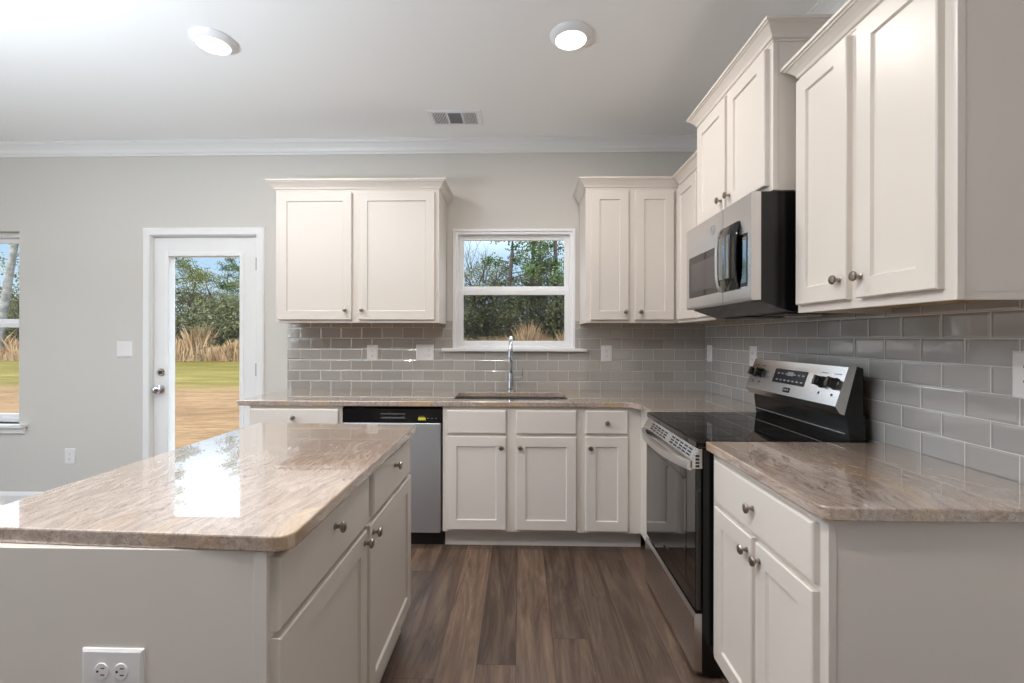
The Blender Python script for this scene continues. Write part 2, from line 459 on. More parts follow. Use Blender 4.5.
wall_grid('wall_back', XL - WT, XR + WT, 0, CEIL, [DOOR, WSINK, WDINE], lambda a, b, t: Vector((a, D + WT * t, b)), M['wall'])
wall_grid('wall_right', YB, D, 0, CEIL, [], lambda a, b, t: Vector((XR + WT * t, a, b)), M['wall'])
wall_grid('wall_left', YB, D, 0, CEIL, [WL1, WL2], lambda a, b, t: Vector((XL - WT * t, a, b)), M['wall'])
wall_grid('wall_rear', XL - WT, XR + WT, 0, CEIL, [], lambda a, b, t: Vector((a, YB - WT * t, b)), M['wall'])
struct(MB().box(XL - WT, XR + WT, YB - WT, D + WT, -.12, 0).build('floor', M['floor']))
struct(MB().box(XL - WT - .3, XR + WT + .3, YB - WT - .3, D + WT + .3, CEIL, CEIL + .15).build('ceiling', M['ceiling']))
# daylight portals in the two side windows and the back openings
for w in (WL1, WL2): area('window_portal', (XL - .10, (w[0] + w[1]) / 2, (w[2] + w[3]) / 2), (1, 0, 0), w[3] - w[2], w[1] - w[0], 1, (1, 1, 1), portal=True)

# crown moulding on the back and right walls
CROWN = [(0, CEIL), (0, CEIL - .092), (.010, CEIL - .092), (.013, CEIL - .080), (.022, CEIL - .072), (.030, CEIL - .050), (.048, CEIL - .026), (.062, CEIL - .018), (.066, CEIL - .010), (.074, CEIL - .008), (.074, CEIL)]
struct(MB().sweep(CROWN, [(XL, YB), (XL, D), (XR, D), (XR, YB)], -1).build('trim_1', M['trim']))
BASEB = [(0, 0), (.014, 0), (.014, .085), (.010, .100), (.004, .112), (0, .112)]
struct(MB().sweep(BASEB, [(XL, YB), (XL, D), (-2.85, D)], -1).build('baseboard_back', M['trim']))

# backsplash tile
TB = D - .008
mb = MB()
mb.prism([(-1.742, .885), (XR, .885), (XR, 1.412), (.40, 1.412), (.40, 1.186), (-.503, 1.186), (-.503, 1.412), (-1.742, 1.412)], lambda p, t: Vector((p[0], t, p[1])), TB, D + .001)
struct(mb.build('wall_tile_back', M['tile_back']))
struct(MB().box(XR - .008, XR + .001, 1.072, TB, .885, 1.412).build('wall_tile_right', M['tile_right']))

# ------------------------------------------------------------------ windows and door
def window(name, w, yin, yout, casing, fr, rail, lower_h):
    """double-hung: vinyl frame, two sashes with panes, insect screen outside the lower half"""
    x0, x1, z0, z1 = w
    f = MB()
    for b in ((x0, x0 + fr, z0, z1), (x1 - fr, x1, z0, z1), (x0 + fr, x1 - fr, z0, z0 + fr * .8), (x0 + fr, x1 - fr, z1 - fr, z1)):
        f.box(b[0], b[1], yin, yout, b[2], b[3], .003)
    root = struct(f.build(name, M['vinyl'], loc=((x0 + x1) / 2, D, z0)))
    zm = rail
    ym = (yin + yout) / 2
    s = .036
    def sash(za, zb, ya, yb):
        q = MB()
        for b in ((x0 + fr, x0 + fr + s, za, zb), (x1 - fr - s, x1 - fr, za, zb), (x0 + fr + s, x1 - fr - s, za, za + s), (x0 + fr + s, x1 - fr - s, zb - s, zb)):
            q.box(b[0], b[1], ya, yb, b[2], b[3], .003)
        so = q.build('sash', M['vinyl'], root)
        MB().box(x0 + fr + s - .004, x1 - fr - s + .004, (ya + yb) / 2 - .003, (ya + yb) / 2 + .003, za + s - .004, zb - s + .004).build('pane', M['pane'], so)
        return so
    sash(zm + .026, z1 - fr, ym + .004, yout - .006)
    lo = sash(z0 + fr * .8, zm + s - .004, yin + .012, ym)
    for xx in (x0 + (x1 - x0) * .22, x1 - (x1 - x0) * .28):
        MB().box(xx - .025, xx + .025, yin + .012, ym - .004, zm + s - .004, zm + s + .008, .003).build('sash_lock', M['vinyl'], lo)
    return root
w1 = window('window_1', WSINK, D - .002, D + .075, True, .024, 1.610, 0)
sc_ = MB()
sc_.box(WSINK[0] + .024, WSINK[1] - .024, D + .064, D + .068, WSINK[2] + .02, 1.625)
sc_.build('insect_screen', M['screen'], w1)
c = MB()      # flat casing, then the stool below
c.box(-.503, -.483, D - .014, D + .02, 1.21, 2.092, .002); c.box(.381, .400, D - .014, D + .02, 1.21, 2.092, .002); c.box(-.483, .381, D - .014, D + .02, 2.073, 2.092, .002)
c.build('casing', M['vinyl'], w1)
MB().box(-.582, .488, D - .040, D + .03, 1.188, 1.210, .004).build('window_stool', M['trim'], w1)
w2 = window('window_2', WDINE, D + .055, D + .12, False, .035, 1.365, 0)
MB().box(WDINE[0] - .07, -3.742, D - .05, D + .06, .604, .628, .004).build('window_stool', M['trim'], w2)
MB().box(WDINE[0] - .05, -3.755, D - .016, D, .556, .604, .003).build('apron', M['trim'], w2)
def side_window(name, w):
    y0, y1, z0, z1 = w; f = MB(); xa, xb = XL - .11, XL - .05
    for b in ((y0, y0 + .06, z0, z1), (y1 - .06, y1, z0, z1), (y0, y1, z0, z0 + .06), (y0, y1, z1 - .06, z1), ((y0 + y1) / 2 - .05, (y0 + y1) / 2 + .05, z0, z1), (y0, y1, 1.36, 1.42)):
        f.box(xa, xb, b[0], b[1], b[2], b[3])
    r = struct(f.build(name, M['vinyl'], loc=(XL, (y0 + y1) / 2, z0)))
    MB().box(xa + .028, xa + .032, y0 + .05, y1 - .05, z0 + .05, z1 - .05).build('pane', M['pane'], r)
side_window('window_3', WL1); side_window('window_4', WL2)

# glazed door: casing, jamb, slab with full lite
x0, x1, _, zt = DOOR
CW = .058
c = MB()
CAS = [(0, 0), (.012, 0), (.017, .006), (.017, CW - .012), (.012, CW - .004), (.008, CW), (0, CW)]
def cas(pathpts):
    # mitred three-sided casing built from profile rows
    rows = []
    for (px, pz, mx, mz) in pathpts:
        rows.append([c.bm.verts.new((px + mx * o, D - d, pz + mz * o)) for d, o in CAS])
    for a, b in zip(rows, rows[1:]):
        for k in range(len(CAS)): c.face([a[k], a[(k + 1) % len(CAS)], b[(k + 1) % len(CAS)], b[k]])
    c.face(rows[0]); c.face(rows[-1])
cas([(x0 + .008, 0, -1, 0), (x0 + .008, zt - .006, -1, 1), (x1 - .008, zt - .006, 1, 1), (x1 - .008, 0, 1, 0)])
struct(c.build('trim_2', M['trim']))
j = MB()
j.box(x0, x0 + .012, D + .001, D + WT, 0, zt); j.box(x1 - .012, x1, D + .001, D + WT, 0, zt); j.box(x0 + .012, x1 - .012, D + .001, D + WT, zt - .012, zt)
struct(j.build('trim_3', M['trim']))
dy0, dy1 = D + .022, D + .066
dm = MB()
GX0, GX1, GZ0, GZ1 = -2.680, -2.110, .30, 1.915
a0, a1 = x0 + .014, x1 - .014
dm.box(a0, GX0, dy0, dy1, .012, zt - .015, .002); dm.box(GX1, a1, dy0, dy1, .012, zt - .015, .002)
dm.box(GX0, GX1, dy0, dy1, .012, GZ0, .0); dm.box(GX0, GX1, dy0, dy1, GZ1, zt - .015, .0)
door = struct(dm.build('door_1', M['trim'], loc=((x0 + x1) / 2, D, 0)))
lf = MB()
for b in ((GX0 - .02, GX0 + .012, GZ0 - .02, GZ1 + .02), (GX1 - .012, GX1 + .02, GZ0 - .02, GZ1 + .02), (GX0 + .012, GX1 - .012, GZ0 - .02, GZ0 + .012), (GX0 + .012, GX1 - .012, GZ1 - .012, GZ1 + .02)):
    lf.box(b[0], b[1], dy0 - .006, dy1 + .02, b[2], b[3], .003)
lf.build('lite_frame', M['vinyl'], door)
MB().box(GX0 + .008, GX1 - .008, dy0 + .006, dy0 + .012, GZ0 + .008, GZ1 - .008).build('pane', M['pane'], door)
def on_y(cx, cz, y): return lambda a, b, h: Vector((cx + a, y - h, cz + b))
MB().lathe([(0, 0), (.028, 0), (.028, .008), (.024, .014), (0, .014)], on_y(-2.727, 1.022, dy0), 24).build('deadbolt', M['nickel'], door, smooth=True)
MB().box(-2.732, -2.722, dy0 - .032, dy0 - .012, 1.008, 1.036, .003).build('thumb_turn', M['nickel'], door)
MB().lathe([(0, 0), (.032, 0), (.032, .006), (.014, .012), (.011, .030), (.020, .038), (.028, .050), (.027, .062), (.018, .070), (0, .072)], on_y(-2.727, .894, dy0), 24).build('door_knob', M['chrome'], door, smooth=True)
for zh in (1.84, 1.045, .25):
    MB().lathe([(0, -.048), (.0075, -.048), (.0075, .048), (0, .048)], lambda a, b, h, z=zh: Vector((x1 - .017 + a, D + .010 + b, z + h)), 10).build('hinge', M['hinge'], door, smooth=True)

# ------------------------------------------------------------------ cabinet crown profile
def cab_crown(root, zb, zt_, path, side, m=None):
    h = zt_ - zb; o = .049
    prof = [(-.015, zb), (.003, zb), (.003, zb + .10 * h), (.010, zb + .14 * h), (.014, zb + .30 * h), (.024, zb + .50 * h), (.036, zb + .70 * h), (.042, zb + .74 * h), (.042, zb + .80 * h), (o, zb + .84 * h), (o, zt_), (-.015, zt_)]
    return MB().sweep(prof, path, side).build('crown_moulding', M['cab'], root)

# ------------------------------------------------------------------ upper cabinets on the back wall
YF = 3.072
def upper_back(label, x0, x1, z0, z1, zc, doors, knobs, path, side_frame=None):
    r = thing('upper_cabinet', label, 'cabinet', ((x0 + x1) / 2, D, z0))
    MB().box(x0 + .002, x1 - .002, YF + .019, TB - .001 if z0 > 1.42 else D - .009, z0 + .02, z1).build('carcass', M['cab'], r)
    for xa in (x0 + .001, x1 - .014):       # end skins reach lower than the recessed bottom
        MB().box(xa, xa + .013, YF + .019, D - .009, z0, z1 - .001).build('end_panel', M['cab'], r)
    MB().box(x0 + .02, x1 - .02, YF + .022, D - .012, z0 + .0165, z0 + .0195).build('bottom_panel', M['birch'], r)
    MB().box(x0, x1, YF, YF + .0188, z0, z1 + .01, .001).build('face_frame', M['cab'], r)
    for (a, b, za, zb), (kx, kz) in zip(doors, knobs):
        fn = F_back(a, YF, za); d = shaker(r, fn, b - a, zb - za); knob(d, fn, kx - a, kz - za, T)
    cab_crown(r, z1 - .008, zc, path, -1)
    return r
upper_back('white two-door upper cabinet on back wall left of the sink window', -1.655, -.548, 1.388, 2.285, 2.345,
           [(-1.632, -1.134, 1.408, 2.262), (-1.085, -.575, 1.408, 2.262)], [(-1.172, 1.474), (-1.058, 1.474)],
           [(-1.655, D - .001), (-1.655, YF), (-.548, YF), (-.548, D - .001)])
upper_back('white two-door upper cabinet between the sink window and the corner', .430, 1.034, 1.388, 2.285, 2.345,
           [(.462, .713, 1.408, 2.262), (.756, 1.010, 1.408, 2.262)], [(.690, 1.460), (.790, 1.460)],
           [(.430, D - .001), (.430, YF), (1.030, YF)])

# ------------------------------------------------------------------ upper cabinets on the right wall
def upper_right(label, xf, y0, y1, z0, z1, zc, doors, knobs, path, loc, near_end=True, frame_drop=0.0):
    r = thing('upper_cabinet', label, 'cabinet', loc)
    MB().box(xf + .019, XR - .009, y0 + .002, y1 - .002, z0 + .02, z1).build('carcass', M['cab'], r)
    q = MB(); q.box(xf + .019, XR - .009, y0 + .003, y0 + .016, z0, z1 - .001)
    q.build('end_panel', M['cab'], r)
    MB().box(xf + .019, XR - .009, y1 - .014, y1 - .001, z0, z1 - .001).build('end_panel', M['cab'], r)
    MB().box(xf + .022, XR - .012, y0 + .02, y1 - .02, z0 + .0165, z0 + .0195).build('bottom_panel', M['birch'], r)
    MB().box(xf, xf + .0188, y0, y1, z0, z1 + .01, .001).build('face_frame', M['cab'], r)
    for (a, b, za, zb), k in zip(doors, knobs):
        fn = F_right(xf, a, za); d = shaker(r, fn, b - a, zb - za)
        if k: knob(d, fn, k[0] - a, k[1] - za, T)
    cab_crown(r, z1 - .008, zc, path, 1)
    return r
XU = 1.018
ur = upper_right('large white two-door upper cabinet nearest the camera on right wall', XU, 1.100, 1.716, 1.384, 2.240, 2.296,
            [(1.132, 1.400, 1.412, 2.222), (1.440, 1.700, 1.412, 2.222)], [(1.378, 1.475), (1.468, 1.475)],
            [(XR - .001, 1.100), (XU, 1.100), (XU, 1.699), (XR - .001, 1.699)], (XR, 1.4, 1.384))
for yy in (1.16, 1.44, 1.50):
    br_ = MB().box(XU + .021, XU + .027, yy, yy + .038, 1.388, 1.400, .001).build('mounting_bracket', M['plate'], ur)
    for dy in (.010, .028): MB().lathe([(0, 0), (.0035, 0), (.0035, .001), (0, .001)], lambda a, c_, h, y=yy + dy: Vector((XU + .0205 - h, y + a, 1.394 + c_)), 8).build('screw', M['slot'], br_)
XM = .945
upper_right('raised white two-door upper cabinet above the microwave', XM, 1.750, 2.470, 1.848, 2.412, 2.470,
            [(1.776, 2.092, 1.872, 2.392), (2.122, 2.446, 1.872, 2.392)], [(2.066, 1.925), (2.150, 1.925)],
            [(XR - .001, 1.750), (XM, 1.750), (XM, 2.470), (XR - .001, 2.470)][::1], (XR, 2.1, 1.848))
upper_right('white upper cabinet tucked in the corner behind the microwave', 1.036, 2.474, 3.068, 1.388, 2.285, 2.345,
            [(2.500, 2.680, 1.408, 2.262), (2.712, 3.030, 1.408, 2.262)], [None, None],
            [(1.036, 2.474), (1.036, 3.020)], (XR, 2.8, 1.388), near_end=False)

# ------------------------------------------------------------------ base cabinets, back run
HC = .905; TH = .032; ZB = HC - TH - .0005
YB_F = 2.785                   # face frame front, back run
def toe(r, x0, x1): MB().box(x0, x1, YB_F + .075, YB_F + .090, .0, .114).build('toe_kick', M['cab'], r)
def base_back(label, x0, x1, drawers, doors, toekick=True, falses=()):
    r = thing('base_cabinet', label, 'cabinet', ((x0 + x1) / 2, D, 0))
    return r
r = thing('base_cabinet', 'white base cabinet left of the dishwasher, seen past the island', 'cabinet', (-1.37, 3.1, 0))
MB().box(-1.660, -1.088, YB_F + .019, D - .01, .114, ZB).build('carcass', M['cab'], r)
MB().box(-1.662, -1.086, YB_F, YB_F + .0188, .114, ZB, .001).build('face_frame', M['cab'], r); toe(r, -1.655, -1.09)
fn = F_back(-1.650, YB_F, .712); d = slabfront(r, fn, .543, .142); knob(d, fn, .272, .092, T)
for a in (-1.650, -1.366):
    fn = F_back(a, YB_F, .133); d = shaker(r, fn, .259, .560); knob(d, fn, .229 if a < -1.5 else .03, .50, T)
r = thing('base_cabinet', 'white sink base cabinet with two doors under the window', 'cabinet', (-.05, 3.1, 0))
q = MB(); q.box(-.470, -.450, YB_F + .019, D - .01, .114, ZB); q.box(.342, .362, YB_F + .019, D - .01, .114, ZB); q.box(-.45, .342, YB_F + .019, D - .01, .114, .134); q.box(-.45, .342, D - .03, D - .01, .134, ZB)
q.build('carcass', M['cab'], r)
MB().box(-.472, .3638, YB_F, YB_F + .0188, .114, ZB, .001).build('face_frame', M['cab'], r); toe(r, -.468, .363)
for a, b_ in ((-.443, -.087), (-.027, .335)):
    slabfront(r, F_back(a, YB_F, .712), b_ - a, .140, 'false_front')
for a, b_, k in ((-.443, -.087, -.115), (-.027, .335, -.002)):
    fn = F_back(a, YB_F, .133); d = shaker(r, fn, b_ - a, .560); knob(d, fn, k - a, .498, T)
r = thing('base_cabinet', 'narrow white base cabinet with one drawer and door beside the range', 'cabinet', (.53, 3.1, 0))
MB().box(.366, .742, YB_F + .019, D - .01, .114, ZB).build('carcass', M['cab'], r)
MB().box(.3642, .742, YB_F, YB_F + .0188, .114, ZB, .001).build('face_frame', M['cab'], r); toe(r, .363, .742)
MB().box(.7225, .742, 2.452, YB_F - .0005, .114, ZB).build('filler_strip', M['cab'], r)
fn = F_back(.392, YB_F, .714); d = slabfront(r, fn, .250, .138); knob(d, fn, .125, .068, T)
fn = F_back(.392, YB_F, .131); d = shaker(r, fn, .250, .564); knob(d, fn, .026, .500, T)

# back counter: L shape with a rounded inside corner and a sink cut-out
CF = 2.763
def rounded(pts, radii, seg=6):
    out = []; n = len(pts)
    for i in range(n):
        p = Vector(pts[i]); r_ = radii[i]
        if r_ <= 0: out.append(p); continue
        a = (Vector(pts[i - 1]) - p).normalized(); b_ = (Vector(pts[(i + 1) % n]) - p).normalized()
        ang = a.angle(b_); t_ = r_ / math.tan(ang / 2)
        cdir = (a + b_).normalized(); cc = p + cdir * (r_ / math.sin(ang / 2))
        s0 = p + a * t_ - cc; s1 = p + b_ * t_ - cc
        for k in range(seg + 1):
            v = s0.lerp(s1, k / seg)
            # slerp on circle
            th = s0.angle(s1); w0 = math.sin((1 - k / seg) * th) / math.sin(th); w1 = math.sin(k / seg * th) / math.sin(th)
            out.append(cc + s0 * w0 + s1 * w1)
    return out
def slab_obj(name, outer, hole, m, label, z1=HC, th=TH, bev=.004):
    bm = bmesh.new()
    vo = [bm.verts.new((p.x, p.y, z1)) for p in outer]
    ed = [bm.edges.new((vo[i], vo[(i + 1) % len(vo)])) for i in range(len(vo))]
    if hole:
        vh = [bm.verts.new((p.x, p.y, z1)) for p in hole]
        ed += [bm.edges.new((vh[i], vh[(i + 1) % len(vh)])) for i in range(len(vh))]
    bmesh.ops.triangle_fill(bm, use_beauty=True, use_dissolve=False, edges=ed)
    top = list(bm.faces)
    g = bmesh.ops.extrude_face_region(bm, geom=top)
    for v in [x for x in g['geom'] if isinstance(x, bmesh.types.BMVert)]: v.co.z -= th
    bmesh.ops.recalc_face_normals(bm, faces=bm.faces)
    es = [e_ for e_ in bm.edges if len(e_.link_faces) == 2 and abs(e_.verts[0].co.z - e_.verts[1].co.z) < 1e-5 and e_.calc_face_angle(0) > .8]
    bmesh.ops.bevel(bm, geom=es, offset=bev, segments=2, affect='EDGES', profile=.5)
    cx = sum(p.x for p in outer) / len(outer); cy = sum(p.y for p in outer) / len(outer)
    mb_ = MB(); mb_.bm.free(); mb_.bm = bm
    o = mb_.build(name, m, loc=(cx, cy, z1 - th))
    return tag(o, label, 'countertop')
V2 = lambda *a: [Vector(p) for p in a]
outer = rounded([(-1.735, CF), (.690, CF), (.690, 2.448), (XR - .010, 2.448), (XR - .010, TB - .001), (-1.735, TB - .001)], [.012, .10, .01, 0, 0, .01])
hole = rounded([(-.425, 2.868), (.300, 2.868), (.300, 3.235), (-.425, 3.235)], [.05] * 4)
slab_obj('countertop', outer, hole, M['granite_back'], 'speckled granite countertop along the back wall around the sink')
# sink bowl
s = MB()
rim = rounded([(-.423, 2.870), (.298, 2.870), (.298, 3.233), (-.423, 3.233)], [.05] * 4)
def ring(off, z):
    cx, cy = -.0625, 3.0515
    return [s.bm.verts.new((cx + (p.x - cx) * (1 + off), cy + (p.y - cy) * (1 + off * 2), z)) for p in rim]
rs = [ring(.03, HC - TH - .001), ring(.006, HC - TH - .001), ring(-.004, HC - TH - .004), ring(-.02, HC - .20), ring(-.05, HC - .215), ring(-.4, HC - .220)]
for A, B in zip(rs, rs[1:]):
    for k in range(len(A)): s.face([A[k], A[(k + 1) % len(A)], B[(k + 1) % len(A)], B[k]])
s.face(rs[-1])
sk = tag(s.build('sink', M['sink'], loc=(-.06, 3.05, HC - .22), smooth=True), 'stainless undermount kitchen sink set in the back counter', 'sink')
MB().lathe([(0, 0), (.045, 0), (.045, .003), (.030, .004), (.026, 0.001), (0, .001)], lambda a, b_, h: Vector((-.06 + a, 3.05 + b_, HC - .2195 + h)), 20).build('drain', M['chrome'], sk, smooth=True)
# faucet
fx, fy = -.068, 3.295
r = thing('faucet', 'chrome pull-down kitchen faucet behind the sink', 'faucet', (fx, fy, HC))
up = lambda x, y, z: (lambda a, b_, h: Vector((x + a, y + b_, z + h)))
MB().lathe([(0, 0), (.027, 0), (.027, .006), (.022, .012), (.020, .10), (.018, .13), (0, .13)], up(fx, fy, HC), 20).build('body', M['chrome'], r, smooth=True)
pts = [(fx, fy, HC + .12), (fx, fy, HC + .30)]
for k in range(1, 10):
    a = PI * k / 10; pts.append((fx, fy - .085 + .085 * math.cos(a), HC + .30 + .085 * math.sin(a)))
pts.append((fx, fy - .17, HC + .30))
MB().tube(pts, .0125, 14).build('spout', M['chrome'], r, smooth=True)
MB().lathe([(0, 0), (.016, 0), (.018, .012), (.017, .09), (.0135, .105), (0, .106)], up(fx, fy - .17, HC + .205), 18).build('spray_head', M['chrome'], r, smooth=True)
h_ = MB().tube([(fx + .014, fy, HC + .095), (fx + .052, fy, HC + .095), (fx + .085, fy - .002, HC + .100)], [.013, .013, .010], 12)
ho = h_.build('handle', M['chrome'], r, smooth=True)
MB().tube([(fx + .078, fy - .002, HC + .10), (fx + .082, fy - .010, HC + .17)], [.005, .004], 8).build('lever', M['chrome'], ho, smooth=True)

# dishwasher
r = thing('dishwasher', 'stainless dishwasher with black control strip behind the island', 'dishwasher', (-.78, 3.1, 0))
dx0, dx1 = -1.0845, -.4735
yd = YB_F - .014
MB().box(dx0 + .004, dx1 - .004, YB_F + .03, D - .03, .10, ZB - .004).build('tub', M['blackplastic'], r)
MB().box(dx0 + .003, dx1 - .003, YB_F + .075, YB_F + .10, 0, .10).build('toe_kick', M['blackplastic'], r)
MB().box(dx0 + .006, dx1 - .010, yd, YB_F + .03, .108, .772, .004).build('door', M['satin'], r)
q = MB()
q.prism([(0, .772), (0, .856), (.012, .866), (.04, .866), (.04, .772)], lambda p, t: Vector((t, yd + p[0], p[1])), dx0 + .003, dx1 - .006)
cp = q.build('control_panel', M['black'], r)
q = MB().rings(F_back(dx0 + .235, yd + .003, .795), .155, .034, [(0, 0), (0, .003), (.004, .006), (.010, .004), (.016, .001)])
q.build('pocket_handle', M['blackplastic'], cp)
MB().box(dx0 + .465, dx0 + .510, yd - .0012, yd + .001, .790, .806).build('sticker', M['yellow'], cp)
q = MB()
for k in range(3): q.box(dx0 + .47 + .012 * k, dx0 + .476 + .012 * k, yd - .001, yd + .001, .812, .816)
q.build('legend', M['legend'], cp); q = MB()
for k in range(3): q.box(dx0 + .520 + .024 * k, dx0 + .530 + .024 * k, yd - .001, yd + .001, .800, .803)
q.build('legend', M['legend'], cp)

# ------------------------------------------------------------------ right run: base cabinet, counter
XB = .720
r = thing('base_cabinet', 'white base cabinet nearest the camera, right of the range', 'cabinet', (1.03, 1.4, 0))
y0, y1 = 1.098, 1.734
MB().box(XB + .019, XR - .004, y0 + .001, y1, .114, ZB).build('carcass', M['cab'], r)
q = MB(); q.box(XB + .0192, XR - .004, y0 - .0015, y0, .0, ZB)
q.build('end_panel', M['cab'], r)
MB().box(XB, XB + .0188, y0 - .004, y1, .114, ZB, .001).build('face_frame', M['cab'], r)
MB().box(XB + .075, XB + .09, y0 + .001, y1, 0, .113).build('toe_kick', M['cab'], r)
fn = F_right(XB, 1.124, .703); d = slabfront(r, fn, .562, .148); knob(d, fn, .281, .076, T)
for a, k in ((1.124, .242), (1.416, .024)):
    fn = F_right(XB, a, .135); d = shaker(r, fn, .268, .550); knob(d, fn, k, .504, T)
outer = rounded([(.693, 1.072), (XR - .010, 1.072), (XR - .010, 1.742), (.693, 1.742)], [.035, 0, 0, .006])
slab_obj('countertop', outer, None, M['granite_back'], 'small brown granite countertop on the right, nearest the camera')

# ------------------------------------------------------------------ range
r = thing('range', 'freestanding black and stainless electric range on the right wall', 'range', (1.0, 2.1, 0))
ry0, ry1 = 1.755, 2.440
rx = .661
CT = .903
MB().box(.688, 1.290, ry0, ry1, .02, .872, .002).build('body', M['black'], r)
for yy in (ry0 + .05, ry1 - .05):
    for xx in (.78, 1.28): MB().lathe([(0, 0), (.018, 0), (.018, .008), (.010, .0195), (0, .0195)], up(xx, yy, 0), 10).build('foot', M['blackplastic'], r)
q = MB().box(.664, 1.235, ry0 - .0, ry1, .874, CT, .006)
ck = q.build('cooktop', M['blackglass'], r)
for (bx, by, br) in ((.82, 1.94, .10), (.82, 2.27, .075), (1.07, 1.93, .075), (1.07, 2.27, .10)):
    MB().lathe([(br, 0), (br, .0004), (br - .003, .0004), (br - .003, 0)], up(bx, by, CT), 40).build('burner_ring', M['display'], ck)
dr = MB().box(rx + .001, .686, ry0 + .003, ry1 - .003, .262, .800, .003).build('oven_door', M['ovenglass'], r)
q = MB(); q.prism([(rx + .012, .872), (rx - .012, .828), (rx - .012, .798), (.686, .798), (.686, .872)], lambda p, t: Vector((p[0], t, p[1])), ry0 + .001, ry1 - .001)
vt = q.build('vent_trim', M['steel'], dr)
sd = Vector((.024, 0, .044)).normalized(); sn = Vector((-.044, 0, .024)).normalized(); so_ = Vector((rx - .012, 0, .828))
for k in range(12):
    if k % 3 == 2 and k % 2 == 1: continue
    for v0 in (.008, .020, .032):
        MB().rings(lambda u, v, n: so_ + sd * (v0 + v) + sn * n + Vector((0, ry0 + .045 + k * .050 + u, 0)), .036, .0065, [(0, -.0005), (0, .0006)]).build('vent_slot', M['slot'], vt)
for k in range(4): MB().box(rx + .000, rx + .014, ry0 - .0005, ry0 + .0015, .803 + k * .013, .811 + k * .013).build('end_slot', M['slot'], vt)
q = MB(); hp = []
for k in range(13):
    t_ = k / 12; yy = ry0 + .012 + (ry1 - ry0 - .024) * t_
    hp.append((rx - .016 - .040 * (1 - abs(2 * t_ - 1) ** 2.4), yy))
rows = []
for x_, y_ in hp: rows.append([q.bm.verts.new((x_ + dx, y_, .806 + dz)) for dx, dz in ((-.010, -.014), (-.012, 0), (-.010, .013), (.004, .018), (.010, .012), (.010, -.010), (.002, -.018))])
for A, B in zip(rows, rows[1:]):
    for k in range(7): q.face([A[k], A[(k + 1) % 7], B[(k + 1) % 7], B[k]])
q.face(rows[0]); q.face(rows[-1]); q.build('handle', M['steel'], dr, smooth=True)
wd = MB().rings(F_right(rx + .0012, ry0 + .10, .33), ry1 - ry0 - .20, .40, [(0, 0), (0, .001), (.012, .0014), (.02, .0012)]).build('oven_window', M['ovenglass'], dr)
q = MB()
q.prism([(rx - .004, .030), (rx - .004, .232), (rx + .002, .250), (.686, .250), (.686, .030)], lambda p, t: Vector((p[0], t, p[1])), ry0 + .001, ry1 - .001)
q.build('storage_drawer', M['steel'], r)
# backguard: lower box and slanted stainless control panel
q = MB(); q.prism([(1.236, .874), (1.222, .985), (1.222, 1.002), (1.290, 1.002), (1.290, .874)], lambda p, t: Vector((p[0], t, p[1])), ry0, ry1); q.build('backguard_base', M['black'], r)
q = MB(); q.box(1.216, 1.224, ry0 + .01, ry1 - .01, .930, .9345, .001); q.build('backguard_trim', M['steel'], r)
PP = [(1.212, 1.0025), (1.194, 1.010), (1.178, 1.036), (1.228, 1.183), (1.258, 1.186)]
q = MB(); q.prism(PP, lambda p, t: Vector((p[0], t, p[1])), ry0, ry1)
cp = q.build('control_panel', M['steel'], r)
q = MB(); q.prism([(1.2585, 1.186), (1.282, 1.178), (1.282, 1.0025), (1.2125, 1.0025)], lambda p, t: Vector((p[0], t, p[1])), ry0, ry1); q.build('backguard_cover', M['black'], r)
nrm = Vector((-(1.183 - 1.036), 0, 1.240 - 1.190)).normalized(); upv = Vector((1.240 - 1.190, 0, 1.183 - 1.036)).normalized(); org = Vector((1.178, 0, 1.036))
def F_panel(y0_, v0): return lambda u, v, n: org + upv * (v0 + v) + nrm * n + Vector((0, y0_ + u, 0))
MB().rings(F_panel(1.975, .052), .245, .066, [(0, -.001), (0, .001), (.002, .0016)]).build('display', M['display'], cp)
q = MB()
for i_ in range(7):
    for j_ in (0, 1): q.rings(F_panel(1.990 + .031 * i_, .064 + .030 * j_), .016, .006, [(0, .0015), (0, .0022)])
q.rings(F_panel(2.070, .090), .045, .018, [(0, .0015), (0, .0023)])
q.build('legend', M['legend'], cp)
bd = MB().rings(F_panel(2.062, .014), .050, .022, [(0, -.001), (0, .0012), (.001, .0018)]).build('badge', M['black'], cp)
q = MB()
for k in range(3): q.rings(F_panel(2.070 + .013 * k, .022), .008, .007, [(0, .0017), (0, .0024)])
q.build('badge_mark', M['legend'], bd)
for yk in (2.392, 2.332, 1.872, 1.795):
    fnk = F_panel(yk, .085)
    kb = MB().lathe([(0, 0), (.024, 0), (.024, .004), (.0205, .007), (.0195, .026), (.017, .030), (0, .030)], lambda a, b_, h: fnk(a, b_, h), 22).build('control_knob', M['blackplastic'], cp, smooth=True)
    t_ = MB(); t_.rings(lambda u, v, n: fnk(u - .006, v - .0195, n + .029), .012, .039, [(0, 0), (0, .006), (.002, .008)]); t_.build('knob_grip', M['blackplastic'], kb)
    t_ = MB(); t_.rings(lambda u, v, n: fnk(u - .001, v - .002, n + .037), .002, .018, [(0, 0), (0, .0006)]); t_.build('knob_pointer', M['orange'], kb)
for yk in (1.872, 1.795, 2.392, 2.332):
    MB().lathe([(0, .0), (.006, .0), (.006, .0004), (0, .0004)], lambda a, b_, h, y=yk: F_panel(y, .040)(a, b_, h), 10).build('indicator_dot', M['display'], cp); q = MB()
    for k in range(3): q.rings(F_panel(yk - .018 + k * .014, .122), .008, .004, [(0, 0), (0, .0004)])
    q.build('knob_legend', M['display'], cp)

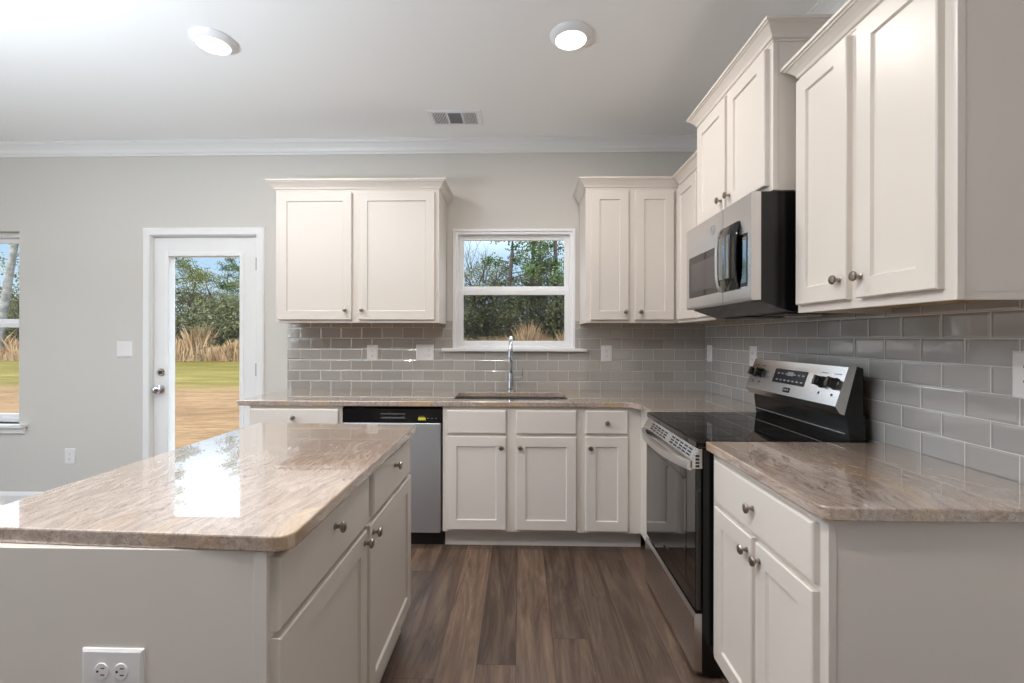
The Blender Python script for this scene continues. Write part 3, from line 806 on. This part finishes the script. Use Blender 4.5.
# ------------------------------------------------------------------ microwave
r = thing('microwave', 'stainless over-the-range microwave with black side mounted above the range', 'microwave', (1.1, 2.1, 1.4))
my0, my1, mx, mz0, mz1 = 1.757, 2.430, .868, 1.436, 1.8455
q = MB(); q.prism([(.905, mz0 - .004), (.905, mz1), (1.342, mz1), (1.342, 1.392), (1.02, 1.392)], lambda p, t: Vector((p[0], t, p[1])), my0 + .003, my1 - .003); q.build('body', M['black'], r)
q = MB(); q.prism([(mx + .004, mz0), (mx, mz0 + .01), (mx, mz1 - .004), (mx + .004, mz1), (.9045, mz1), (.9045, mz0)], lambda p, t: Vector((p[0], t, p[1])), my0, my1)
fr_ = q.build('front_panel', M['steel'], r)
G = lambda y0_, z0_: F_right(mx, y0_, z0_)
MB().rings(G(1.785, 1.492), 2.395 - 1.785, .205, [(0, -.001), (0, .0005), (.002, .0012)]).build('door_glass', M['blackglass'], fr_)
MB().rings(G(2.06, 1.520), .30, .140, [(0, .001), (0, .0016), (.008, .0022)]).build('window', M['mwglass'], fr_)
MB().rings(G(1.788, 1.505), .060, .180, [(0, .001), (0, .002), (.002, .003)]).build('control_panel', M['mirrorglass'], fr_)
q = MB(); q.box(mx - .0005, mx + .002, 1.999, 2.001, mz0 + .01, mz1 - .004); q.build('door_gap', M['gasket'], fr_)
# bowed black handle; added mirror plate stands in for the window's reflection
def bow(fn0, w, h, depth, seg=10, inset=0.0, lift=0.0):
    q_ = MB(); rows_ = []
    for k in range(seg + 1):
        t2 = k / seg; nn = depth * (1 - (2 * t2 - 1) ** 4) + lift
        rows_.append([q_.bm.verts.new(fn0(u, t2 * h, nn + dn)) for u, dn in ((0, -.006), (0, 0), (.010, .006), (w - .010, .006), (w, 0), (w, -.006))])
    for A, B in zip(rows_, rows_[1:]):
        for k in range(6): q_.face([A[k], A[(k + 1) % 6], B[(k + 1) % 6], B[k]])
    q_.face(rows_[0]); q_.face(rows_[-1]); return q_
hd = bow(G(1.846, 1.487), .170, .270, .016).build('handle', M['blackglass'], fr_, smooth=True)
bow(G(2.012, 1.490), .026, .264, .018).build('handle_edge', M['chrome'], hd, smooth=True)
bow(G(1.886, 1.535), .098, .176, .0012, lift=.0225).build('reflection_plate', M['mirrorglass'], hd, smooth=True)
cxl, czl = 2.106, 1.780
MB().lathe([(0, 0), (.022, 0), (.022, .001), (0, .001)], lambda a, b_, h: G(cxl, czl)(a, b_, h), 24).build('logo_disc', M['legend'], fr_)
q = MB(); q.lathe([(.020, .001), (.020, .0015), (.018, .0015), (.018, .001)], lambda a, b_, h: G(cxl, czl)(a, b_, h), 24)
q.tube([G(cxl, czl)(.012 * math.cos(a) * (1 - .06 * k), .012 * math.sin(a) * (1 - .05 * k), .0014) for k, a in enumerate([i * .6 for i in range(12)])], .0012, 5)
q.build('logo_mark', M['steel'], fr_)
for ya in (my0 + .06, my1 - .28): MB().box(1.04, 1.20, ya, ya + .22, 1.386, 1.3915, .002).build('grease_filter', M['blackplastic'], r)
q = MB(); q.box(1.22, 1.30, 2.02, 2.16, 1.387, 1.3915, .001); q.build('surface_light', M['plate'], r)

# ------------------------------------------------------------------ island
r = thing('island_cabinet', 'white island base with two drawers and two doors facing the aisle', 'cabinet', (-.8, 1.45, 0))
XI = -.497
iy0, iy1 = .896, 2.008
MB().box(-1.105, XI - .027, iy0 + .004, iy1, .0, ZB).build('carcass', M['cab'], r)
MB().box(-1.107, XI - .0265, iy0 - .002, iy0 + .0036, .0, ZB, .001).build('end_panel', M['cab'], r)
MB().box(XI - .026, XI, iy0 - .006, iy1, .114, ZB, .001).build('face_frame', M['cab'], r)
MB().box(-1.121, -1.1055, iy0 + .01, iy1, .0, ZB, .001).build('back_panel', M['cab'], r)
for a, b_ in ((.903, 1.443), (1.488, 1.985)):
    fn = F_isl(XI, a, .708); d = slabfront(r, fn, b_ - a, .148); knob(d, fn, (b_ - a) * .5, .098, T)
for a, b_, k in ((.903, 1.425, 1.400), (1.452, 2.000, 1.482)):
    fn = F_isl(XI, a, .128); d = shaker(r, fn, b_ - a, .565); knob(d, fn, k - a, .533, T)
outer = rounded([(-1.197, .918), (-.448, .884), (-.462, 2.024), (-1.190, 2.060)], [.02, .030, .012, .02])
slab_obj('countertop', outer, None, M['granite_island'], 'large polished granite island countertop with streaked tan grain')

# ------------------------------------------------------------------ outlets and switches
def plate(kind, label, fn, w, h, items, loc, cat, group=None):
    """fn(u,v,n) centred on the plate"""
    r_ = thing(kind, label, cat, loc, group)
    g = lambda u, v, n: fn(u - w / 2, v - h / 2, n)
    MB().rings(g, w, h, [(0, 0), (0, .003), (.005, .006)]).build('cover_plate', M['plate'], r_)
    for (it, du, dv) in items:
        if it == 'toggle':
            MB().rings(lambda u, v, n: fn(du + u - .016, dv + v - .033, n), .032, .066, [(0, .005), (0, .0068), (.002, .0074), (.006, .0064)]).build('rocker', M['plate'], r_)
        elif it in ('duplex', 'duplex_h'):
            for sgn in (-1, 1):
                if it == 'duplex': f2 = lambda u, v, n, s_=sgn: fn(du + u, dv + s_ * .0195 + v, n)
                else: f2 = lambda u, v, n, s_=sgn: fn(du + s_ * .0195 + v, dv + u, n)
                so = MB().lathe([(0, .005), (.0165, .005), (.0165, .0072), (.0155, .0078), (0, .0078)], lambda a, b_, hh, f2=f2: f2(a, b_ * .86, hh), 20).build('socket', M['plate'], r_)
                q_ = MB()
                for du2 in (-.0065, .0065): q_.rings(lambda u, v, n, d2=du2, f2=f2: f2(d2 + u - .001, v - .001, n), .002, .0075, [(0, .0076), (0, .0081)])
                q_.lathe([(0, .0076), (.0024, .0076), (.0024, .0081), (0, .0081)], lambda a, b_, hh, f2=f2: f2(a, b_ - .0075, hh), 8)
                q_.build('slot', M['slot'], so)
    return r_
fb = lambda cx, cz, y: (lambda u, v, n: Vector((cx + u, y - n, cz + v)))
frt = lambda cy, cz: (lambda u, v, n: Vector((XR - .008 - n, cy + u, cz + v)))
def P(kind, label, cx, cz, y, w, items, cat, **k): return plate(kind, label, fb(cx, cz, y), w, .118, items, (cx, y, cz), cat)
P('outlet', 'white outlet on the backsplash under the left upper cabinet', -1.101, 1.174, TB, .080, [('duplex', 0, 0)], 'outlet')
P('switch_outlet_plate', 'wide white switch and outlet plate just left of the sink window', -.709, 1.178, TB, .130, [('toggle', -.030, 0), ('duplex', .030, 0)], 'outlet')
P('outlet', 'white outlet on back tile right of the sink window', .630, 1.174, TB, .080, [('duplex', 0, 0)], 'outlet')
P('light_switch', 'white double light switch on the wall left of the door', -2.990, 1.197, D, .120, [('toggle', -.028, 0), ('toggle', .028, 0)], 'switch')
P('outlet', 'low white outlet on painted wall between dining window and door', -3.410, .385, D, .084, [('duplex', 0, 0)], 'outlet')
plate('outlet', 'white outlet on right tile closest to the corner', frt(3.31, 1.18), .080, .118, [('duplex', 0, 0)], (XR, 3.31, 1.18), 'outlet')
plate('outlet', 'white outlet on the tile just behind the range control panel', frt(2.695, 1.185), .080, .118, [('duplex', 0, 0)], (XR, 2.695, 1.185), 'outlet')
plate('outlet', 'white outlet on right tile at the picture edge, above the small counter', frt(1.252, 1.195), .080, .128, [('duplex', 0, 0)], (XR, 1.252, 1.195), 'outlet')
plate('outlet', 'white sideways outlet on the end panel of the island', fb(-.806, .617, iy0 - .002), .124, .118, [('duplex_h', 0, .017)], (-.84, iy0, .59), 'outlet')

# ------------------------------------------------------------------ ceiling lights and vent
LAB = {0: 'round lit ceiling light above the island, the left of two', 1: 'round lit ceiling light above the aisle, right of the vent'}
for i, (lx, ly, pw) in enumerate(LED_SPOTS):
    r = thing('ceiling_light', LAB.get(i, 'unseen round ceiling light placed to brighten the kitchen'), 'ceiling light', (lx, ly, CEIL), 'recessed disc lights in the ceiling')
    dn = lambda a, b_, h: Vector((lx + a, ly + b_, CEIL - h))
    MB().lathe([(.099, 0), (.102, .003), (.100, .008), (.088, .020), (.078, .028), (.074, .029), (.073, .024)], dn, 40).build('trim_ring', M['vinyl'], r, smooth=True)
    MB().lathe([(.0735, .0235), (.05, .0265), (0, .0275)], dn, 40).build('diffuser', M['led'], r, smooth=True)
    lo = area('ceiling_lamp', (lx, ly, CEIL - .034), (0, 0, -1), .14, .14, pw, (1.0, .94, .88), 'DISK')
r = thing('ceiling_vent', 'white three-section ceiling air vent near the back wall', 'vent', (-.43, 3.02, CEIL))
vx0, vx1, vy0, vy1 = -.608, -.258, 2.935, 3.135
q = MB()
q.prism([(vx0, CEIL), (vx0 + .004, CEIL - .008), (vx1 - .004, CEIL - .008), (vx1, CEIL)], lambda p, t: Vector((p[0], t, p[1])), vy0, vy0 + .022)
q.prism([(vx0, CEIL), (vx0 + .004, CEIL - .008), (vx1 - .004, CEIL - .008), (vx1, CEIL)], lambda p, t: Vector((p[0], t, p[1])), vy1 - .022, vy1)
for xa, xb in ((vx0 + .002, vx0 + .03), (vx0 + .122, vx0 + .132), (vx0 + .218, vx0 + .228), (vx1 - .03, vx1 - .002)): q.box(xa, xb, vy0 + .021, vy1 - .021, CEIL - .0078, CEIL - .0005)
q.build('frame', M['vinyl'], r)
MB().box(vx0 + .02, vx1 - .02, vy0 + .015, vy1 - .015, CEIL - .0012, CEIL - .0004).build('backing', M['gasket'], r)
def louv(xa, xb, n, ang, along):
    q_ = MB()
    for k in range(n):
        if along == 'y':
            xc = xa + (k + .5) * (xb - xa) / n
            q_.prism([(-.0045, -.0012), (.0045, -.0012), (.0045, 0), (-.0045, 0)], lambda p, t: Vector((xc + p[0] * math.cos(ang) - p[1] * math.sin(ang), t, CEIL - .0055 + p[0] * math.sin(ang) + p[1] * math.cos(ang))), vy0 + .021, vy1 - .021)
        else:
            yc = vy0 + .022 + (k + .5) * (vy1 - vy0 - .044) / n
            q_.prism([(-.0055, -.0012), (.0055, -.0012), (.0055, 0), (-.0055, 0)], lambda p, t: Vector((t, yc + p[0] * math.cos(ang) - p[1] * math.sin(ang), CEIL - .0055 + p[0] * math.sin(ang) + p[1] * math.cos(ang))), xa, xb)
    q_.build('louvre', M['vinyl'], r)
louv(vx0 + .03, vx0 + .122, 9, -.6, 'y'); louv(vx0 + .132, vx0 + .218, 12, .55, 'x'); louv(vx0 + .228, vx1 - .03, 9, .75, 'y')

# ------------------------------------------------------------------ outdoors
GZ = -.32
o = struct(MB().box(-110, 90, D + WT + .0, 120, GZ - .5, GZ).build('ground', M['yard']))
struct(MB().box(-16, XL - WT - .001, -12, D, GZ - .4, GZ + .02).build('bounce_slab', mat('concrete', lin(205, 200, 192), .9)))  # unseen slab added to bounce daylight in through the left windows
o2 = struct(MB().box(-110, XL - WT, -60, D + WT, GZ - .5, GZ).build('ground', M['yard']))
def leaf(mb_, p, s_):
    a = Vector((R.gauss(0, 1), R.gauss(0, 1), R.gauss(0, 1))).normalized(); b_ = a.orthogonal().normalized() if R.random() < .5 else a.cross(Vector((R.gauss(0, 1), R.gauss(0, 1), R.gauss(0, 1)))).normalized()
    v = [mb_.bm.verts.new(p + a * s_), mb_.bm.verts.new(p - a * s_ * .5 + b_ * s_ * .5), mb_.bm.verts.new(p - a * s_ * .6 - b_ * s_ * .5)]
    mb_.face(v)
def make_tree(kind, name, label, cat, group):
    root = thing(name, label, cat, (0, 0, 0), group)
    tr = MB(); fo = MB()
    if kind == 'pine':
        H = 15.0; pts = [Vector((R.gauss(0, .05) * k, R.gauss(0, .05) * k, H * k / 6)) for k in range(7)]
        tr.tube(pts, [.19, .17, .15, .13, .10, .06, .03], 7)
        for k in range(26):
            z = 4.2 + 10.5 * (k / 26) ** .9; a = R.random() * 2 * PI; L = (2.9 - 1.6 * (k / 26)) * R.uniform(.6, 1.1)
            base = pts[0].lerp(pts[-1], z / H); e_ = base + Vector((math.cos(a) * L, math.sin(a) * L, R.uniform(.1, .9)))
            tr.tube([base, base.lerp(e_, .5) + Vector((0, 0, .1)), e_], [.04, .028, .012], 4)
            for c_ in range(6):
                cc = base.lerp(e_, R.uniform(.45, 1.05)) + Vector((R.gauss(0, .25), R.gauss(0, .25), R.gauss(0, .18)))
                for _ in range(26): leaf(fo, cc + Vector((R.gauss(0, .26), R.gauss(0, .26), R.gauss(0, .17))), R.uniform(.07, .15))
    elif kind == 'leafy':
        H = 8.0; pts = [Vector((R.gauss(0, .12) * k, R.gauss(0, .12) * k, H * k / 5)) for k in range(6)]
        tr.tube(pts, [.13, .11, .09, .07, .05, .02], 6)
        for k in range(60):
            z = R.uniform(1.2, 8.0); a = R.random() * 2 * PI; L = 1.9 * math.sin(min(1, max(.15, z / 8.4)) * PI) ** .6 * R.uniform(.3, 1.1)
            base = pts[0].lerp(pts[-1], z / H); cc = base + Vector((math.cos(a) * L, math.sin(a) * L, R.uniform(0, .4)))
            if k % 3 == 0: tr.tube([base, cc], [.025, .008], 4)
            for _ in range(55): leaf(fo, cc + Vector((R.gauss(0, .36), R.gauss(0, .36), R.gauss(0, .26))), R.uniform(.06, .13))
    elif kind == 'bare':
        def br(p, d, L, r_, dep):
            q_ = p + d * L * .5 + Vector((R.gauss(0, .04), R.gauss(0, .04), 0)) * L; e_ = p + d * L
            tr.tube([p, q_, e_], [r_, r_ * .8, r_ * .6], 5 if dep < 2 else 4)
            if dep < 4:
                for _ in range(3 if dep < 3 else 2):
                    nd = (d + Vector((R.gauss(0, .5), R.gauss(0, .5), R.uniform(-.05, .4)))).normalized(); br(p.lerp(e_, R.uniform(.55, 1)), nd, L * R.uniform(.55, .8), r_ * .58, dep + 1)
        br(Vector((0, 0, 0)), Vector((0, 0, 1)), 4.2, .12, 0)
    elif kind == 'shrub':
        for k in range(9):
            a = R.random() * 2 * PI; tr.tube([Vector((0, 0, 0)), Vector((math.cos(a) * .5, math.sin(a) * .4, 1.2)), Vector((math.cos(a) * 1.1, math.sin(a) * .8, R.uniform(1.8, 3.2)))], [.035, .025, .01], 4)
        for k in range(60):
            cc = Vector((R.gauss(0, .95), R.gauss(0, .6), R.uniform(.2, 3.4)))
            for _ in range(42): leaf(fo, cc + Vector((R.gauss(0, .32), R.gauss(0, .32), R.gauss(0, .28))), R.uniform(.05, .12))
    bark = M['palebark'] if 'pale' in label else M['bark']
    tr.build('trunk' if kind != 'shrub' else 'stems', bark, root)
    if fo.bm.faces: fo.build('foliage', {'pine': M['needles'], 'leafy': M['needles2'], 'shrub': M['shrubleaf']}[kind], root, recalc=False)
    return root
def copy_tree(o_):
    c_ = o_.copy(); col.objects.link(c_)
    for ch in o_.children:
        d_ = ch.copy(); col.objects.link(d_); d_.parent = c_
    return c_
PROTO = {}
def plant(kind, name, label, cat, group, x, y, s_=1.0, sx=1.0):
    key = (kind, label)
    if key not in PROTO: PROTO[key] = t_ = make_tree(kind, name, label, cat, group)
    else: t_ = copy_tree(PROTO[key])
    t_.location = (x, y, GZ); t_.rotation_euler = (0, 0, R.random() * 2 * PI); t_.scale = (s_ * sx, s_ * sx, s_)
    return t_
PINE = ('pine', 'pine_tree', 'tall dark pine among the trees beyond the yard', 'tree', 'pines beyond the yard')
LEAFY = ('leafy', 'leafy_tree', 'olive-green bushy tree in the tree line beyond the yard', 'tree', 'bushy trees beyond the yard')
BARE = ('bare', 'bare_tree', 'leafless winter tree in the tree line beyond the yard', 'tree', 'bare trees beyond the yard')
SHRUB = ('shrub', 'shrub', 'dark tangled shrub at the foot of the tree line', 'shrub', 'shrubs along the tree line')
# seen through the sink window
for x, y, s_ in ((-.77, 33, 1.0), (.84, 34, 1.05), (2.52, 33, 1.1), (4.6, 37, 1.0), (1.7, 40, 1.1), (-6.5, 40, .8)): plant(*PINE, x, y, s_)
for x, y, s_ in ((-3.6, 35, .88), (-1.9, 36, .84), (.2, 38, .70), (2.0, 37, .85), (3.6, 35, .8), (-5.6, 36, .7)): plant(*LEAFY, x, y, s_)
for x, y, s_ in ((-2.6, 33.5, 1.0), (-3.9, 34, .85), (3.1, 32.5, .9)): plant(*BARE, x, y, s_)
# seen through the door
for x, y, s_ in ((-20.4, 33, .74), (-18.6, 36, .52), (-24.5, 38, .55)): plant(*PINE, x, y, s_)
for x, y, s_ in ((-23.0, 34, .80), (-21.4, 35, .72), (-18.8, 33, .85), (-26, 36, .9), (-16.4, 35, .9)): plant(*LEAFY, x, y, s_)
plant(*BARE, -23.2, 32, .62); plant(*BARE, -21.8, 32.5, .55)
# seen through the dining window
pt = thing('pale_trunk_tree', 'pale-barked leaning tree seen through the left window', 'tree', (-35.2, 30, GZ))
tb = MB(); tb.tube([(-35.2, 30, GZ), (-34.7, 30, 3), (-33.9, 30, 7.5), (-33.2, 30.2, 12)], [.27, .24, .19, .06], 10)
for z_, dx_, dz_ in ((5.2, -1.9, 1.2), (6.4, 1.6, 1.5), (7.6, -1.8, 1.6), (8.8, 1.7, 1.2), (10, -1.2, 1.0)):
    xb_ = -35.2 + (z_ + .3) * .165; tb.tube([(xb_, 30, z_), (xb_ + dx_ * .5, 30.2, z_ + dz_ * .6), (xb_ + dx_, 30.3, z_ + dz_)], [.07, .05, .02], 5)
tb.build('trunk', M['palebark'], pt, smooth=True)
fo_ = MB()
for z_, dx_, dz_ in ((5.2, -1.9, 1.2), (6.4, 1.6, 1.5), (7.6, -1.8, 1.6), (8.8, 1.7, 1.2), (10, -1.2, 1.0)):
    for _ in range(500): leaf(fo_, Vector((-35.2 + (z_ + .3) * .165 + dx_ + R.gauss(0, .5), 30.3 + R.gauss(0, .5), z_ + dz_ + R.gauss(0, .4))), R.uniform(.06, .13))
fo_.build('foliage', M['needles2'], pt, recalc=False)
for x, y, s_ in ((-36.5, 35, .9), (-33.5, 34, .85), (-30, 36, .9)): plant(*LEAFY, x, y, s_)
for x, y in ((-38, 37), (-28, 36), (-12, 36), (-9, 38), (8, 37)): plant(*PINE, x, y, 1.0)
for x, y in ((-13.5, 34), (-10, 34), (7, 35)): plant(*LEAFY, x, y, .85)
k = -42.0
while k < 10:
    plant(*SHRUB, k + R.gauss(0, .3), R.uniform(30.8, 32.6), R.uniform(.85, 1.25)); plant(*SHRUB, k + .7, R.uniform(33.6, 34.6), R.uniform(1.2, 1.55)); k += 1.6
rd = MB()
for _ in range(26000):
    x = R.uniform(-46, 11); y = 29.2 + abs(R.gauss(0, .75)); cl_ = math.sin(x * 2.6) + math.sin(x * .83 + 1) + .6 * math.sin(x * 4.7)
    h = (1.12 if -7 < x < 5 else 1.0) * max(.35, 1.15 + .38 * cl_) * R.uniform(.55, 1.25); a = R.random() * PI; w_ = R.uniform(.010, .026); lx_, ly_ = R.gauss(0, .22) * h, R.gauss(0, .15) * h
    dx, dy = math.cos(a) * w_, math.sin(a) * w_
    v = [rd.bm.verts.new(q_) for q_ in ((x - dx, y - dy, GZ), (x + dx, y + dy, GZ), (x + dx * 1.6 + lx_ * .6, y + dy * 1.6 + ly_ * .6, GZ + h * .75), (x + lx_, y + ly_, GZ + h), (x - dx * 1.6 + lx_ * .6, y - dy * 1.6 + ly_ * .6, GZ + h * .75))]
    rd.face(v)
tag(rd.build('dry_reeds', M['reed'], recalc=False, loc=(-17, 29.5, GZ)), 'band of dry tan reeds growing along the far edge of the yard', 'reeds', kind='stuff')
